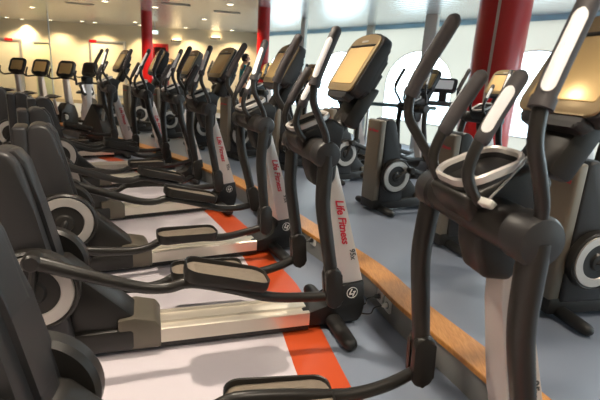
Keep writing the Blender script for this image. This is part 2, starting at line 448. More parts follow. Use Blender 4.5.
# console frame: +x to the machine's right (seen by the user: right), +y up the face, +z towards the user
def b_conshell(bm):
    add_plate(bm, ctap(rrect(0.372, 0.315, 0.045, 5, 0.028)), 0.062, console_mtx(-0.066), 0.016, 3)
    add_plate(bm, [(x * .8, y * .8 + .02) for x, y in rrect(0.34, 0.315, 0.05, 5, 0.02)], 0.05, console_mtx(-0.108), 0.022, 3)
    add_plate(bm, rrect(0.25, 0.05, 0.02), 0.05, console_mtx(-0.05) @ Matrix.Translation((0, -0.035, 0)), 0.012)
def b_bezel(bm):
    add_plate(bm, ctap(rrect(0.345, 0.305, 0.04, 5, 0.027)), 0.012, console_mtx(-0.006), 0.005)
def b_screen(bm):
    add_plate(bm, ctap([(x, y + 0.042) for x, y in rrect(0.280, 0.212, 0.008, 3)]), 0.004, console_mtx(0.0045), 0.001)
def b_badge(bm):
    add_plate(bm, [(x, y + 0.283) for x, y in rrect(0.07, 0.012, 0.005, 3)], 0.003, console_mtx(0.0055))
def b_lip(bm):
    add_plate(bm, [(x, y + 0.258) for x, y in rrect(0.285, 0.010, 0.004, 3)], 0.006, console_mtx(0.0045), 0.001)

HPATH = [(-0.300, 0.270, 1.09), (-0.318, 0.283, 1.160), (-0.362, 0.303, 1.238), (-0.402, 0.318, 1.308), (-0.406, 0.316, 1.375), (-0.372, 0.300, 1.475), (-0.303, 0.268, 1.622)]
GPATH = [(-0.402, 0.313, 1.397), (-0.372, 0.300, 1.475), (-0.303, 0.267, 1.626)]
SGPATH = [(-0.383, 0.101, 1.290), (-0.352, 0.098, 1.355), (-0.298, 0.092, 1.452)]
def mid3(pts, t0, t1):
    C3 = catmull(pts, 20); n = len(C3) - 1
    return [tuple(C3[int(n * (t0 + (t1 - t0) * k / 6))]) for k in range(7)]
def mir(pts, s): return [(x, y * s, z) for x, y, z in pts]
def b_handle(s): return lambda bm: add_tube(bm, mir(HPATH[:5] + [(-0.397, 0.311, 1.41)], s), 0.0175, 14, 6)
def b_grip(s):
    def f(bm):
        p = mir(GPATH, s)
        add_tube(bm, p, [0.0235, 0.0245, 0.0245], 16, 6, True)
        add_tube(bm, mir([(-0.406, 0.3155, 1.382), (-0.399, 0.312, 1.406)], s), 0.0275, 16, 0)
    return f
def plate_along(bm, pts, off, w, th):
    """thin contact plate wrapped on a grip that follows pts; off = direction it faces, w = half angle"""
    C3 = catmull(pts, 8); rows = []; n = len(C3) - 1
    L = sum((C3[i + 1] - C3[i]).length for i in range(n)); run = 0
    for i, p in enumerate(C3):
        d = (C3[min(i + 1, n)] - C3[max(i - 1, 0)]).normalized()
        o = Vector(off); o = (o - d * o.dot(d)).normalized(); side = d.cross(o)
        if i: run += (p - C3[i - 1]).length
        e = min(run, L - run); ww = w * math.sqrt(max(0.03, 1 - max(0, 1 - e / 0.022) ** 2))
        rows.append([bm.verts.new(p + (o * math.cos(k / 4 * ww) + side * math.sin(k / 4 * ww)) * th) for k in range(-4, 5)])
    for a, b in zip(rows, rows[1:]):
        for k in range(8): bm.faces.new((a[k], a[k + 1], b[k + 1], b[k]))
def b_sensor(s):
    def f(bm):
        plate_along(bm, mir(mid3(GPATH, 0.10, 0.88), s), (-0.72, -0.69 if s < 0 else 0.69, 0.1), 0.62, 0.0262)
    return f
SPATH = [(-0.325, 0.090, 1.09), (-0.375, 0.098, 1.13), (-0.408, 0.102, 1.19), (-0.402, 0.102, 1.25), (-0.372, 0.100, 1.325), (-0.303, 0.092, 1.45)]
def b_static(s): return lambda bm: add_tube(bm, mir(SPATH[:5], s), 0.0165, 14, 6)
def b_sgrip(s):
    return lambda bm: add_tube(bm, mir(SGPATH, s), 0.0225, 16, 4, True)
def b_ssensor(s):
    return lambda bm: plate_along(bm, mir(mid3(SGPATH, 0.12, 0.86), s), (-0.72, -0.69 if s < 0 else 0.69, 0.1), 0.68, 0.0242)

def b_emblem_ring(bm):
    add_ring(bm, 0.036, 0.030, 0.003, 32, axis_mtx((0.004, -0.0845, 0.215), -1))
def b_emblem_mark(bm):
    M = frame_mtx((0.004, -0.0845, 0.215), (1, 0, 0), (0, 0, 1))
    for poly in ([(-0.020, -0.006), (-0.013, -0.006), (0.000, 0.024), (-0.007, 0.024)],
                 [(-0.020, -0.012), (0.002, -0.012), (0.005, -0.005), (-0.017, -0.005)],
                 [(0.002, -0.024), (0.008, -0.024), (0.021, 0.010), (0.014, 0.010)],
                 [(0.004, 0.002), (0.020, 0.002), (0.023, 0.009), (0.007, 0.009)]):
        add_plate(bm, poly, 0.003, M)

# lettering, right face of the mast: runs down the mast, tops of letters to the front
def mast_text_mtx(xc, zc, y, s=-1):
    ex = Vector((0.235, 0.0275 * -1, -0.97)); ey = Vector((0.97, 0, 0.235))
    return frame_mtx((xc, y, zc), ex, ey)

def circ(p, r, q, L):
    d = (q - p).length; a = (r * r - L * L + d * d) / (2 * d); h = math.sqrt(max(0, r * r - a * a))
    e = (q - p) / d; n = Vector((-e.y, e.x)); base = p + e * a
    c1, c2 = base + n * h, base - n * h
    return c1 if c1.x > c2.x and c1.y < p.y else (c2 if c2.y < p.y and c2.x > c1.x else (c1 if c1.y < c2.y else c2))

def rod_geo(theta):
    pin = Vector((CR.x + CRAD * math.cos(theta), CR.y + CRAD * math.sin(theta)))
    # front pin: |HUB-f| = SWING, |pin-f| = ROD, the low solution
    d = (pin - HUB).length
    a = (SWING ** 2 - ROD ** 2 + d * d) / (2 * d); h = math.sqrt(max(0, SWING ** 2 - a * a))
    e = (pin - HUB) / d; n = Vector((-e.y, e.x))
    c = [HUB + e * a + n * h, HUB + e * a - n * h]
    f = min(c, key=lambda v: v.y)
    return pin, f

def make_trainer(label, loc, ang, theta, group, lettering='mast', name='cross_trainer', emblem=True, dcon=0.0, dped=0.0):
    t = thing(name, label, 'exercise machine', loc, R(ang), group)
    S = lambda nm, key, fn, mt, par=t, angle=35: link(nm, shared(key, mesh_of(nm, fn, angle)), mt, par)
    S('rail', 'rail', b_rail, M_ALU)
    S('chassis', 'base', b_base, M_DARK)
    S('rail_cover', 'cover', b_cover, M_COVER)
    sh = S('drive_shroud', 'shroud', b_shroud, M_SHROUD)
    S('shroud_spine', 'seam', b_seam, M_SHROUD, sh)
    rp = link('rear_panel', shared('rpanel' + lettering, mesh_of('rear_panel', b_rpanel)), M_SHROUD if lettering == 'mast' else M_RPANEL, t)
    if lettering == 'rear': rp['label'] = 'grey rear panel'
    if lettering == 'rear':
        def fm():
            return text_mesh('Life Fitness', 0.042, frame_mtx((-1.866, 0, 0.91), (0, -1, 0), (0, 0, 1)), 0.25, bold=0.001)
        link('lettering', shared('txt_rear', fm), M_RED, rp)
    for s in (-1, 1):
        d = S('drive_disc', 'disc%d' % s, b_disc(s), M_DARK)
        S('disc_ring', 'dring%d' % s, b_dring(s), M_RING, d)['label'] = 'silver ring on the drive disc'
    hb = S('pivot_housing', 'hub', b_hub, M_DARK)
    for s in (-1, 1): S('end_cap', 'hubcap%d' % s, b_hubcap(s), M_SHROUD, hb)
    S('centre_pod', 'pod', b_pod, M_DARK)
    tr = S('tray', 'traywell', b_traywell, M_SHROUD)
    S('tray_rim', 'tray', b_tray, M_TRAY, tr)['label'] = 'pale rim round the tray'
    ms = S('mast', 'mast', b_mast, M_SILV)
    if lettering == 'mast':
        link('lettering', shared('txt_mast', lambda: text_mesh('Life Fitness', 0.064, mast_text_mtx(-0.088, 0.648, -0.0565), 0.32, bold=0.0016, space=0.95)), M_RED, ms)
        link('model_number', shared('txt_no', lambda: text_mesh('95x', 0.046, mast_text_mtx(-0.008, 0.452, -0.0635), 0.2, bold=0.001)), M_LGREY, ms)
    bt = S('mast_boot', 'boot', b_boot, M_RUB)
    if emblem:
        er = S('emblem', 'embr', b_emblem_ring, M_WHITE, bt)
        S('emblem_mark', 'embm', b_emblem_mark, M_WHITE, bt)
    S('stabilizer_foot', 'ffoot', b_foot(-0.105, 0.33), M_RUB)
    S('stabilizer_foot', 'rfoot', b_foot(-1.75, 0.33), M_RUB)
    S('neck', 'neck', b_neck, M_DARK)
    cs = S('console', 'conshell', b_conshell, M_SHROUD); cs.location.x = dcon
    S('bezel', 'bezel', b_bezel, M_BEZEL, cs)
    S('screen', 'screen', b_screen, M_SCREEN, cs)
    S('screen_lip', 'lip', b_lip, M_DARK, cs)
    S('badge', 'badge', b_badge, M_RING, cs)
    for s in (-1, 1):
        st = S('fixed_handle', 'static%d' % s, b_static(s), M_TUBE)
        S('grip', 'sgrip%d' % s, b_sgrip(s), M_FOAM, st)
        S('pulse_sensor', 'ssens%d' % s, b_ssensor(s), M_CHROME, st)
    for s, th in ((-1, theta), (1, theta + PI)):
        pin, f = rod_geo(th)
        # swing arm below the pivot, bent slightly back like the real one
        d = (f - HUB); u = d.normalized(); nx = Vector((u.y, -u.x))
        def P(k, o=0.0, y=YA): q = HUB + d * k + nx * o; return (q.x, s * y, q.y)
        bm = bm_new()
        add_tube(bm, [P(0.0), P(0.16, 0.018), P(0.34, 0.030), P(0.56, 0.018), P(0.80, 0.002)], [0.039, 0.039, 0.037, 0.036, 0.035], 16, 5, flat=(0.95, 1.0))
        sa = obj('swing_arm', bm, M_TUBE, t)
        bm = bm_new()
        mm = frame_mtx((f.x, s * YA, f.y), (-nx.x, 0, -nx.y), (-u.x, 0, -u.y))
        add_plate(bm, [(x, y - 0.05) for x, y in rrect(0.088, 0.225, 0.040, 6)], 0.034, mm @ Matrix.Translation((0, 0, 0.012)), 0.010, 3)
        add_plate(bm, [(x, y - 0.045) for x, y in rrect(0.078, 0.21, 0.036, 6)], 0.026, mm @ Matrix.Translation((0, 0, -0.042)), 0.008, 3)
        add_box(bm, -0.034, 0.034, 0.085, 0.17, -0.04, 0.04, 0.01, 2, mm)
        obj('joint_block', bm, M_DARK, sa)
        # moving handle turns with the arm
        al = math.atan2(f.x - (-0.215), SWING) * -0.5
        rot = Matrix.Translation((HUB.x, 0, HUB.y)) @ Matrix.Rotation(-al, 4, 'Y') @ Matrix.Translation((-HUB.x, 0, -HUB.y))
        hd = S('moving_handle', 'handle%d' % s, b_handle(s), M_TUBE); hd.matrix_basis = rot
        S('grip', 'grip%d' % s, b_grip(s), M_FOAM, hd)
        S('pulse_sensor', 'sens%d' % s, b_sensor(s), M_CHROME, hd)
        # pedal rod
        du = (f - pin); L = du.length; du = du / L; dv = Vector((-du.y, du.x))
        def Q(a, v, y=YP): q = pin + du * a + dv * v; return (q.x, s * y, q.y)
        bm = bm_new()
        add_tube(bm, [Q(0, 0), Q(0.16, -0.026), Q(0.32, -0.052), Q(0.47, -0.070), Q(0.58, -0.058), Q(0.68, -0.020), Q(0.88, -0.030), Q(1.06, -0.052), Q(1.17, -0.050), Q(1.29, -0.030, YP + 0.01), Q(L - 0.01, 0.0, YA)],
                 [0.034, 0.032, 0.030, 0.028, 0.027, 0.028, 0.028, 0.028, 0.027, 0.027, 0.026], 14, 4, flat=(0.85, 1.0))
        add_lathe(bm, [(0.0, -0.05), (0.036, -0.05), (0.040, -0.04), (0.040, 0.02), (0.030, 0.03), (0.0, 0.03)], 20, axis_mtx(Q(0, 0), s))
        pr = obj('pedal_rod', bm, M_TUBE, t)
        pe = (du - dv * 0.02).normalized(); mm = frame_mtx(Q(0.635, 0.014 + 0.12 * (pin.y - CR.y) + dped), (pe.x, 0, pe.y), (0, 1, 0))
        bm = bm_new()
        poly = [(y, x) for x, y in rrect(0.205, 0.415, 0.06, 6)]
        n = len(poly); cx = 0.2125
        rows = []
        for sc, z in ((0.86, -0.022), (0.96, -0.018), (1.0, 0.0), (1.0, 0.031), (0.985, 0.036), (0.93, 0.033), (0.92, 0.006)):
            sx = 1 - (1 - sc) * 0.4
            rows.append([bm.verts.new(mm @ Vector(((p[0] - cx) * sx + cx, p[1] * sc, z * (1 if p[0] > .2 or z < 0.01 else 1.25)))) for p in poly])
        for a, b in zip(rows, rows[1:]):
            for i in range(n):
                j = (i + 1) % n; bm.faces.new((a[i], a[j], b[j], b[i]))
        bm.faces.new(rows[0])
        pd = obj('pedal', bm, M_DARK, pr)
        bm = bm_new()
        add_plate(bm, [((p[0] - cx) * 0.97 + cx, p[1] * 0.92) for p in poly], 0.030, mm @ Matrix.Translation((0, 0, -0.012)), 0.002)
        for k in range(9):
            y = -0.056 + k * 0.014
            add_box(bm, 0.05, 0.375, y - 0.0022, y + 0.0022, 0.017, 0.0188, 0, 1, mm)
        obj('foot_pad', bm, M_PAD, pd)
        # crank
        bm = bm_new()
        c3 = Vector((CR.x, s * 0.188, CR.y)); p3 = Vector((pin.x, s * 0.188, pin.y))
        add_tube(bm, [tuple(c3), tuple(p3)], [0.034, 0.028], 14, 0, True, flat=(1.0, 0.55))
        obj('crank', bm, M_DARK, t)
    return t

G1 = 'cross trainers of the near row'
G2 = 'cross trainers of the back row beyond the kerb'
row1 = [
    ((0.828, 1.392), 11.8, 72, 'nearest black cross trainer, cut by the right edge, white clip hung on its pivot'),
    ((0.310, 2.517), 18.9, 82, 'cross trainer with silver logo mast plugged into the two white sockets'),
    ((-0.142, 3.645), 27.5, -115, 'cross trainer next behind the one plugged into the sockets, near footplate lowered'),
    ((-0.812, 4.772), 33.5, 82, 'third logo-masted cross trainer back from the sockets, red stripe at its foot'),
    ((-1.43, 5.94), 34, -60, 'cross trainer between the third logo mast and the far pair of masts'),
    ((-2.02, 6.51), 35, 40, 'last but one black cross trainer of the near row, far along the kerb'),
    ((-2.86, 7.36), 37, -120, 'farthest cross trainer of the near row, beside the dark spin bike'),
]
T1 = [make_trainer(l, (x, y, 0), a, R(th), G1, 'mast', dcon=0.05 if i == 0 else 0.0, dped=-0.045 if i == 0 else 0.0) for i, ((x, y), a, th, l) in enumerate(row1)]
row2 = [
    ((1.60, 2.78), 14, 10, 'nearest grey-backed cross trainer beyond the kerb, drive disc at right edge'),
    ((1.22, 3.95), 20, 120, 'grey-backed cross trainer beyond the kerb, half hidden behind the nearest pivot'),
    ((0.75, 4.98), 26, 25, 'grey-backed cross trainer with full silver disc, in view right of the logo mast'),
    ((0.30, 6.33), 31, 70, 'grey-backed cross trainer whose disc peeks out right of the second mast pivot'),
    ((-0.50, 7.0), 36, 200, 'grey-backed cross trainer almost hidden behind the second logo-masted machine'),
    ((-1.36, 7.62), 40, 140, 'grey-backed cross trainer with silver disc left of the second logo mast'),
    ((-2.15, 8.42), 43, 300, 'grey-backed cross trainer in front of the person in teal'),
    ((-3.02, 9.16), 44, 30, 'grey-backed cross trainer with pale disc between far logo masts'),
    ((-3.90, 9.95), 46, 250, 'last but one grey-backed cross trainer at the far end of the back row'),
    ((-4.80, 10.7), 48, 100, 'farthest grey-backed cross trainer of the back row, near the bikes'),
]
T2 = []
for (x, y), a, th, l in row2:
    T2.append(make_trainer(l, (x + 1.865 * math.cos(R(a)), y + 1.865 * math.sin(R(a)), 0), a, R(th), G2, 'rear', emblem=False))

# ------------------------------------------------------------------ the room shell
KP = [(1.68, -4.2), (1.56, -2.0), (1.42, -0.7), (1.24, 0.55), (1.02, 1.38), (0.850, 1.86), (0.625, 2.40), (0.436, 2.95), (-0.05, 3.84), (-0.68, 5.02), (-1.40, 6.0), (-2.43, 7.05), (-3.7, 8.2), (-5.4, 9.6), (-8.0, 11.5), (-13.0, 15.1)]
SP = [(1.06, -4.2), (0.94, -2.0), (0.80, -0.7), (0.62, 0.55), (0.46, 1.25), (0.25, 2.07), (0.04, 2.87), (-0.13, 3.27), (-0.45, 4.04), (-1.10, 5.15), (-1.86, 6.05), (-2.84, 6.98), (-4.1, 8.1), (-5.8, 9.5), (-8.4, 11.4), (-13.3, 14.9)]
PZ = 0.0
KH = 0.18
KC = [Vector((p.x, p.y)) for p in catmull([(x, y, 0) for x, y in KP], 8)]
def normals(C):
    out = []
    for i in range(len(C)):
        d = (C[min(i + 1, len(C) - 1)] - C[max(i - 1, 0)]).normalized(); out.append(Vector((d.y, -d.x)))
    return out
KN = normals(KC)                                     # points to the window side
def off(o): return [c + n * o for c, n in zip(KC, KN)]
SCV = [Vector((p.x, p.y)) for p in catmull([(x, y, 0) for x, y in SP], 8)]
SN = normals(SCV)
def soff(o): return [c + n * o for c, n in zip(SCV, SN)]

WP0, WP1, WP2, WP3 = Vector((-1.6, 16.2)), Vector((8.3, 3.5)), Vector((9.4, 0.6)), Vector((9.6, -4.2))
LW = -14.0; HC = 2.75
FWL = Vector((LW, 17.1))

def flat_poly(poly, z, bm=None):
    bm = bm or bm_new()
    vs = [bm.verts.new((p[0], p[1], z)) for p in poly]
    for tri in tessellate_polygon([[Vector((p[0], p[1], 0)) for p in poly]]):
        bm.faces.new([vs[i] for i in tri])
    return bm
def strip(A, B, zA, zB, bm=None):
    bm = bm or bm_new()
    a = [bm.verts.new((p.x, p.y, zA)) for p in A]; b = [bm.verts.new((p.x, p.y, zB)) for p in B]
    for i in range(len(a) - 1): bm.faces.new((a[i], a[i + 1], b[i + 1], b[i]))
    return bm
def up_normals(o):
    me = o.data
    bm = bmesh.new(); bm.from_mesh(me)
    for f in bm.faces:
        if f.normal.z < 0: f.normal_flip()
    bm.to_mesh(me); bm.free()

# lower floor: lilac white vinyl, red stripe, blue border
o = struct('floor', flat_poly([(LW, -4.2)] + [(c.x, c.y) for c in soff(-0.235)] + [(LW, 14.9)], 0.0), M_FLOORW); up_normals(o)
o = struct('floor_stripe', strip(soff(-0.235), soff(0), 0.0, 0.0), M_FLOORR); up_normals(o)
o = struct('floor_border', flat_poly([(c.x, c.y) for c in soff(0)] + [(LW, 17.1), (WP0.x, WP0.y), (WP1.x, WP1.y), (WP2.x, WP2.y), (WP3.x, WP3.y)], 0.0), M_FLOORB); up_normals(o)
bm = bm_new()
rows = [[bm.verts.new((p.x, p.y, z)) for p in pl] for pl, z in ((off(0.0), 0), (off(0.0), KH - 0.02), (off(0.15), KH - 0.02), (off(0.15), 0))]
for i in range(3):
    for k in range(len(rows[0]) - 1): bm.faces.new((rows[i][k], rows[i][k + 1], rows[i + 1][k + 1], rows[i + 1][k]))
struct('baseboard_step', bm, M_RISER)
bm = bm_new()
rows = [[bm.verts.new((p.x, p.y, z)) for p in pl] for pl, z in ((off(-0.014), KH - 0.028), (off(-0.014), KH - 0.004), (off(-0.010), KH), (off(0.160), KH), (off(0.164), KH - 0.004), (off(0.164), KH - 0.028))]
for i in range(6):
    a, b = rows[i], rows[(i + 1) % 6]
    for k in range(len(a) - 1): bm.faces.new((a[k], a[k + 1], b[k + 1], b[k]))
struct('trim_1', bm, M_WOOD)

# ceiling
o = struct('ceiling', flat_poly([(LW, -4.2), (WP3.x, WP3.y), (WP2.x, WP2.y), (WP1.x, WP1.y), (WP0.x, WP0.y), (FWL.x, FWL.y)], HC), M_CEIL)

def wall_box(p, q, z0, z1, th, bm=None):
    bm = bm or bm_new()
    d = (q - p).normalized(); n = Vector((-d.y, d.x)) * th
    pts = [p, q, q + n, p + n]
    a = [bm.verts.new((v.x, v.y, z0)) for v in pts]; b = [bm.verts.new((v.x, v.y, z1)) for v in pts]
    bm.faces.new(a); bm.faces.new(b)
    for i in range(4):
        j = (i + 1) % 4; bm.faces.new((a[i], a[j], b[j], b[i]))
    return bm
struct('wall_far', wall_box(WP0, FWL, 0, HC, -0.15), M_WALL)
struct('wall_left', wall_box(FWL, Vector((LW, -4.2)), 0, HC, -0.15), M_WALL)
struct('wall_back', wall_box(Vector((LW, -4.2)), WP3, 0, HC, -0.15), M_WALL)
struct('baseboard_far', wall_box(WP0 + Vector((0, -0.03)), FWL + Vector((0.02, -0.03)), 0, 0.12, -0.03), M_SKIRT)
# pale corner pilaster where far wall meets the glazed wall
bm = bm_new(); add_box(bm, -0.12, 0.12, -0.12, 0.12, PZ, HC, 0.015)
o = struct('trim_2', bm, M_POST); o.location = (WP0.x + 0.02, WP0.y - 0.25, 0)

# glazed wall: bays with arched openings in a beige wall made translucent to brighten it, blue header band likewise
def bay(p, q, idx):
    """one bay from p to q (interior on the right hand side of p->q when going WP0->WP1)"""
    d = (q - p); L = d.length; d = d / L
    nin = Vector((d.y, -d.x))
    if nin.dot(Vector((0, 6)) - p) < 0: nin = -nin
    W = min(2.0, L * 0.72); x0, x1 = (L - W) / 2, (L + W) / 2
    zs, zt, sill = 1.35, 2.15, 0.55
    def P(x, z, o=0.0): v = p + d * x - nin * o; return (v.x, v.y, z)
    arch = []
    for k in range(25):
        a = PI * k / 24; arch.append((L / 2 + W / 2 * math.cos(a), zs + (zt - zs) * math.sin(a)))
    hole = [(x1, sill)] + arch + [(x0, sill)]
    bm = bm_new()
    top = 2.66
    outer = [(0, PZ), (L, PZ), (L, top), (0, top)]
    tris = tessellate_polygon([[Vector((a, b, 0)) for a, b in outer], [Vector((a, b, 0)) for a, b in hole[::-1]]])
    pts = outer + hole[::-1]
    vs = [bm.verts.new(P(a, b)) for a, b in pts]
    for t3 in tris:
        try: bm.faces.new([vs[i] for i in t3])
        except ValueError: pass
    w = struct('wall_window_side', bm, M_SPANDREL)
    bm = bm_new()
    fr = [P(a, b, 0.01) for a, b in hole]
    add_tube(bm, fr + [fr[0]], 0.012, 8, 0)
    f = obj('window_%d' % idx, bm, M_WHITE); f['kind'] = 'structure'
    bm = bm_new()
    gv = [bm.verts.new(P(a, b, 0.02)) for a, b in hole]; bm.faces.new(gv)
    g = obj('pane', bm, M_GLASS, f)
    bm = bm_new()
    pts = [P(0, top, -0.02), P(L, top, -0.02), P(L, top, 0.05), P(0, top, 0.05)]
    a = [bm.verts.new(v) for v in pts]; b = [bm.verts.new((v[0], v[1], HC)) for v in pts]
    bm.faces.new(a); bm.faces.new(b[::-1])
    for i in range(4): bm.faces.new((a[i], a[(i + 1) % 4], b[(i + 1) % 4], b[i]))
    h = obj('trim_%d' % (idx + 2), bm, M_HEADER); h['kind'] = 'structure'
    # area light portal helps the sky light find the opening
    ld = bpy.data.lights.new('daylight_portal', 'AREA'); ld.shape = 'RECTANGLE'; ld.size = W; ld.size_y = zt - sill
    ld.cycles.is_portal = True
    lo = bpy.data.objects.new('daylight_portal', ld); COL.objects.link(lo)
    c = p + d * (L / 2) - nin * 0.08
    zax = Vector((-nin.x, -nin.y, 0)); xax = Vector((d.x, d.y, 0)); yax = zax.cross(xax)
    mw = Matrix((xax, yax, zax)).transposed().to_4x4(); mw.translation = (c.x, c.y, (sill + zt) / 2)
    lo.matrix_world = mw
k = 1
for p, q, n in ((WP0, WP1, 6), (WP1, WP2, 1), (WP2, WP3, 2)):
    for i in range(n):
        bay(p + (q - p) * (i / n), p + (q - p) * ((i + 1) / n), k); k += 1

# ------------------------------------------------------------------ columns and posts
def column(x, y, r, z0, label, strip_ang=None):
    t = thing('column', label, 'column', (x, y, z0))
    bm = bm_new(); add_lathe(bm, [(r * 1.06, 0), (r * 1.06, 0.06), (r, 0.08), (r, HC - z0 - 0.001)], 48)
    obj('shaft', bm, M_COLRED, t)
    if strip_ang is not None:
        bm = bm_new()
        rows = []
        for a in (-0.055, 0, 0.055):
            aa = strip_ang + a
            rows.append((bm.verts.new(((r + .006) * math.cos(aa), (r + .006) * math.sin(aa), 0.08)), bm.verts.new(((r + .006) * math.cos(aa), (r + .006) * math.sin(aa), HC - z0 - 0.002))))
        for a, b in zip(rows, rows[1:]): bm.faces.new((a[0], b[0], b[1], a[1]))
        obj('cover_strip', bm, M_COLSTRIP, t)['label'] = 'pale vertical strip'
    return t
def at(px, py, depth):
    d = FW + RIGHT * ((px - 300) / F_PX) + UP * ((200 - py) / F_PX)
    return Vector((0, 0, CAM_H)) + d * depth
def on_plane(px, py, z):
    d = FW + RIGHT * ((px - 300) / F_PX) + UP * ((200 - py) / F_PX)
    return Vector((0, 0, CAM_H)) + d * ((z - CAM_H) / d.z)
c = at(499, 45, 6.9)
column(c.x, c.y, 0.37, PZ, 'thick glossy red column with a pale vertical strip, right of centre', R(-124))
c = at(263, 45, 9.6); column(c.x, c.y, 0.13, PZ, 'slim glossy red column beside the person in teal')
c = at(147, 38, 11.4); column(c.x, c.y, 0.135, 0.0, 'slim red column standing before the far cream wall')
def post(px, py, depth, w, label):
    c = at(px, py, depth); t = thing('window_post', label, 'post', (c.x, c.y, PZ), R(-40))
    bm = bm_new(); add_box(bm, -w / 2, w / 2, -0.05, 0.05, 0.012, HC - PZ - 0.001, 0.008); obj('shaft', bm, M_POST, t)
    bm = bm_new(); add_box(bm, -w / 2 - .03, w / 2 + .03, -0.08, 0.08, 0, 0.012); obj('base_plate', bm, M_STEEL, t)
post(430, 40, 9.0, 0.26, 'broad pale metal post before the arched windows')
post(304, 30, 10.8, 0.13, 'narrow grey post by the windows near the slim red column')
post(370, 40, 11.4, 0.20, 'pale post behind the logo-masted machine console, against the windows')

# thin dark pole and frames on the far wall
c = at(51, 60, 13.5)
t = thing('pole', 'thin dark floor-to-ceiling pole before the cream far wall', 'pole', (c.x, c.y, 0))
bm = bm_new(); add_tube(bm, [(0, 0, 0.01), (0, 0, HC - 0.001)], 0.020, 12, 0); obj('shaft', bm, M_STEEL, t)
bm = bm_new(); add_lathe(bm, [(0.07, 0), (0.07, 0.012), (0.03, 0.02)], 20); obj('base_plate', bm, M_STEEL, t)

dW = (FWL - WP0).normalized(); nW = Vector((-dW.y, dW.x))
if nW.y > 0: nW = -nW
def wall_hit(px, py):
    d = FW + RIGHT * ((px - 300) / F_PX) + UP * ((200 - py) / F_PX)
    o = Vector((0, 0, CAM_H)); n3 = Vector((nW.x, nW.y, 0)); p0 = Vector((WP0.x, WP0.y, 0))
    return o + d * ((p0 - o).dot(n3) / d.dot(n3))
def wall_frame(p, oo=0.0):          # local frame on far wall: x to the right, y up, z into the room
    M = frame_mtx(Vector((p.x, p.y, p.z)) + Vector((nW.x, nW.y, 0)) * oo, (-dW.x, -dW.y, 0), (0, 0, 1)); return M
def wall_mirror(pxl, pxr, pyt, zb, label, red):
    a, b = wall_hit(pxl, pyt), wall_hit(pxr, pyt)
    w = (Vector((a.x, a.y)) - Vector((b.x, b.y))).length; zt = (a.z + b.z) / 2; h = zt - zb
    mid = (a + b) / 2; t = thing('wall_panel', label, 'panel', (mid.x, mid.y, zb))
    t.matrix_world = wall_frame(Vector((mid.x, mid.y, zb)), 0.002)
    bm = bm_new(); add_box(bm, -w / 2 + .06, w / 2 - .06, .06, h - .06, 0, .02); obj('mirror_face', bm, M_MIRROR, t)
    bm = bm_new()
    for x in (-w / 2, w / 2 - .08): add_box(bm, x, x + .08, 0, h, 0, .05, .008)
    add_box(bm, -w / 2 + .08, w / 2 - .08, h - .10, h, 0, .045, .006); add_box(bm, -w / 2 + .08, w / 2 - .08, 0, .08, 0, .045, .006)
    f = obj('frame', bm, M_FRAME, t)
    bm = bm_new(); add_box(bm, red[0] * w - w / 2, red[1] * w - w / 2, h - .095, h - .005, .046, .052); obj('red_panel', bm, M_COLRED, f)
wall_mirror(-18, 21, 37.5, 0.3, 'silver-framed mirror, cream reflection painted on, at the left edge, red block in its top', (0.60, 0.80))
wall_mirror(89, 126, 40.5, 0.3, 'silver-framed mirror, cream reflection painted on, left of the far red column, red block at its corner', (0.02, 0.22))
a, b = wall_hit(34, 43.5), wall_hit(51, 43.5)
t = thing('wall_panel', 'pale green panel on the cream wall beside the thin pole', 'panel'); mid = (a + b) / 2
w = (a - b).length; t.matrix_world = wall_frame(Vector((mid.x, mid.y, 0.14)), 0.002)
bm = bm_new(); add_box(bm, -w / 2, w / 2, 0, mid.z - .14, 0, .03, .005); obj('board', bm, M_DOORP, t)
bm = bm_new(); add_box(bm, -w / 2, w / 2, mid.z - .14, mid.z - .10, 0, .045, .005); obj('top_trim', bm, M_FRAME, t)
a, b = wall_hit(154, 44), wall_hit(168.5, 44)
t = thing('display_cabinet', 'red display case on the far wall just right of the far red column', 'cabinet'); mid = (a + b) / 2
w = (a - b).length; zb = 0.55; h = mid.z - zb; t.matrix_world = wall_frame(Vector((mid.x, mid.y, zb)), 0.002)
bm = bm_new()
for x in (-w / 2, w / 2 - .05): add_box(bm, x, x + .05, 0, h, 0, .12, .006)
add_box(bm, -w / 2 + .05, w / 2 - .05, h - .12, h, 0, .12, .006); add_box(bm, -w / 2 + .05, w / 2 - .05, 0, .06, 0, .12, .006)
obj('case', bm, M_CASE, t)
bm = bm_new(); add_box(bm, -w / 2 + .05, w / 2 - .05, 0.06, h - .12, 0, .05); obj('back_board', bm, M_POSTER, t)
bm = bm_new(); add_plate(bm, [(-.16, h - .52), (.12, h - .55), (.2, h - .34), (.13, h - .24), (.02, h - .32), (-.1, h - .28)], .006, Matrix.Translation((0, 0, .052))); obj('orange_shape', bm, M_FLAME, t)
for i, (px, py) in enumerate(((216, 38.5), (177, 41))):
    p = wall_hit(px, py); t = thing('wall_lamp', ('dark bar lamp on the far wall left of the person in teal', 'dark bar lamp on the far wall right of the red display case')[i], 'lamp')
    t.matrix_world = wall_frame(p, 0.002)
    bm = bm_new(); add_box(bm, -.17, .17, -.035, .035, 0.03, .12, .01); obj('shade', bm, M_VENT, t)
    bm = bm_new(); add_box(bm, -.05, .05, -.03, .03, 0, .03); obj('wall_plate', bm, M_STEEL, t)
    bm = bm_new(); add_box(bm, -.14, .14, .036, .04, .045, .105); obj('lamp_tube', bm, M_LAMP, t)
    ld = bpy.data.lights.new('lamp_light', 'AREA'); ld.size = .26; ld.energy = 5; ld.color = (1, .78, .45)
    lo = bpy.data.objects.new('lamp_light', ld); COL.objects.link(lo); lo.parent = t
    lo.location = (0, .07, .09); lo.rotation_euler = (-PI / 2, 0, 0)
p = on_plane(155, 34, 2.35)

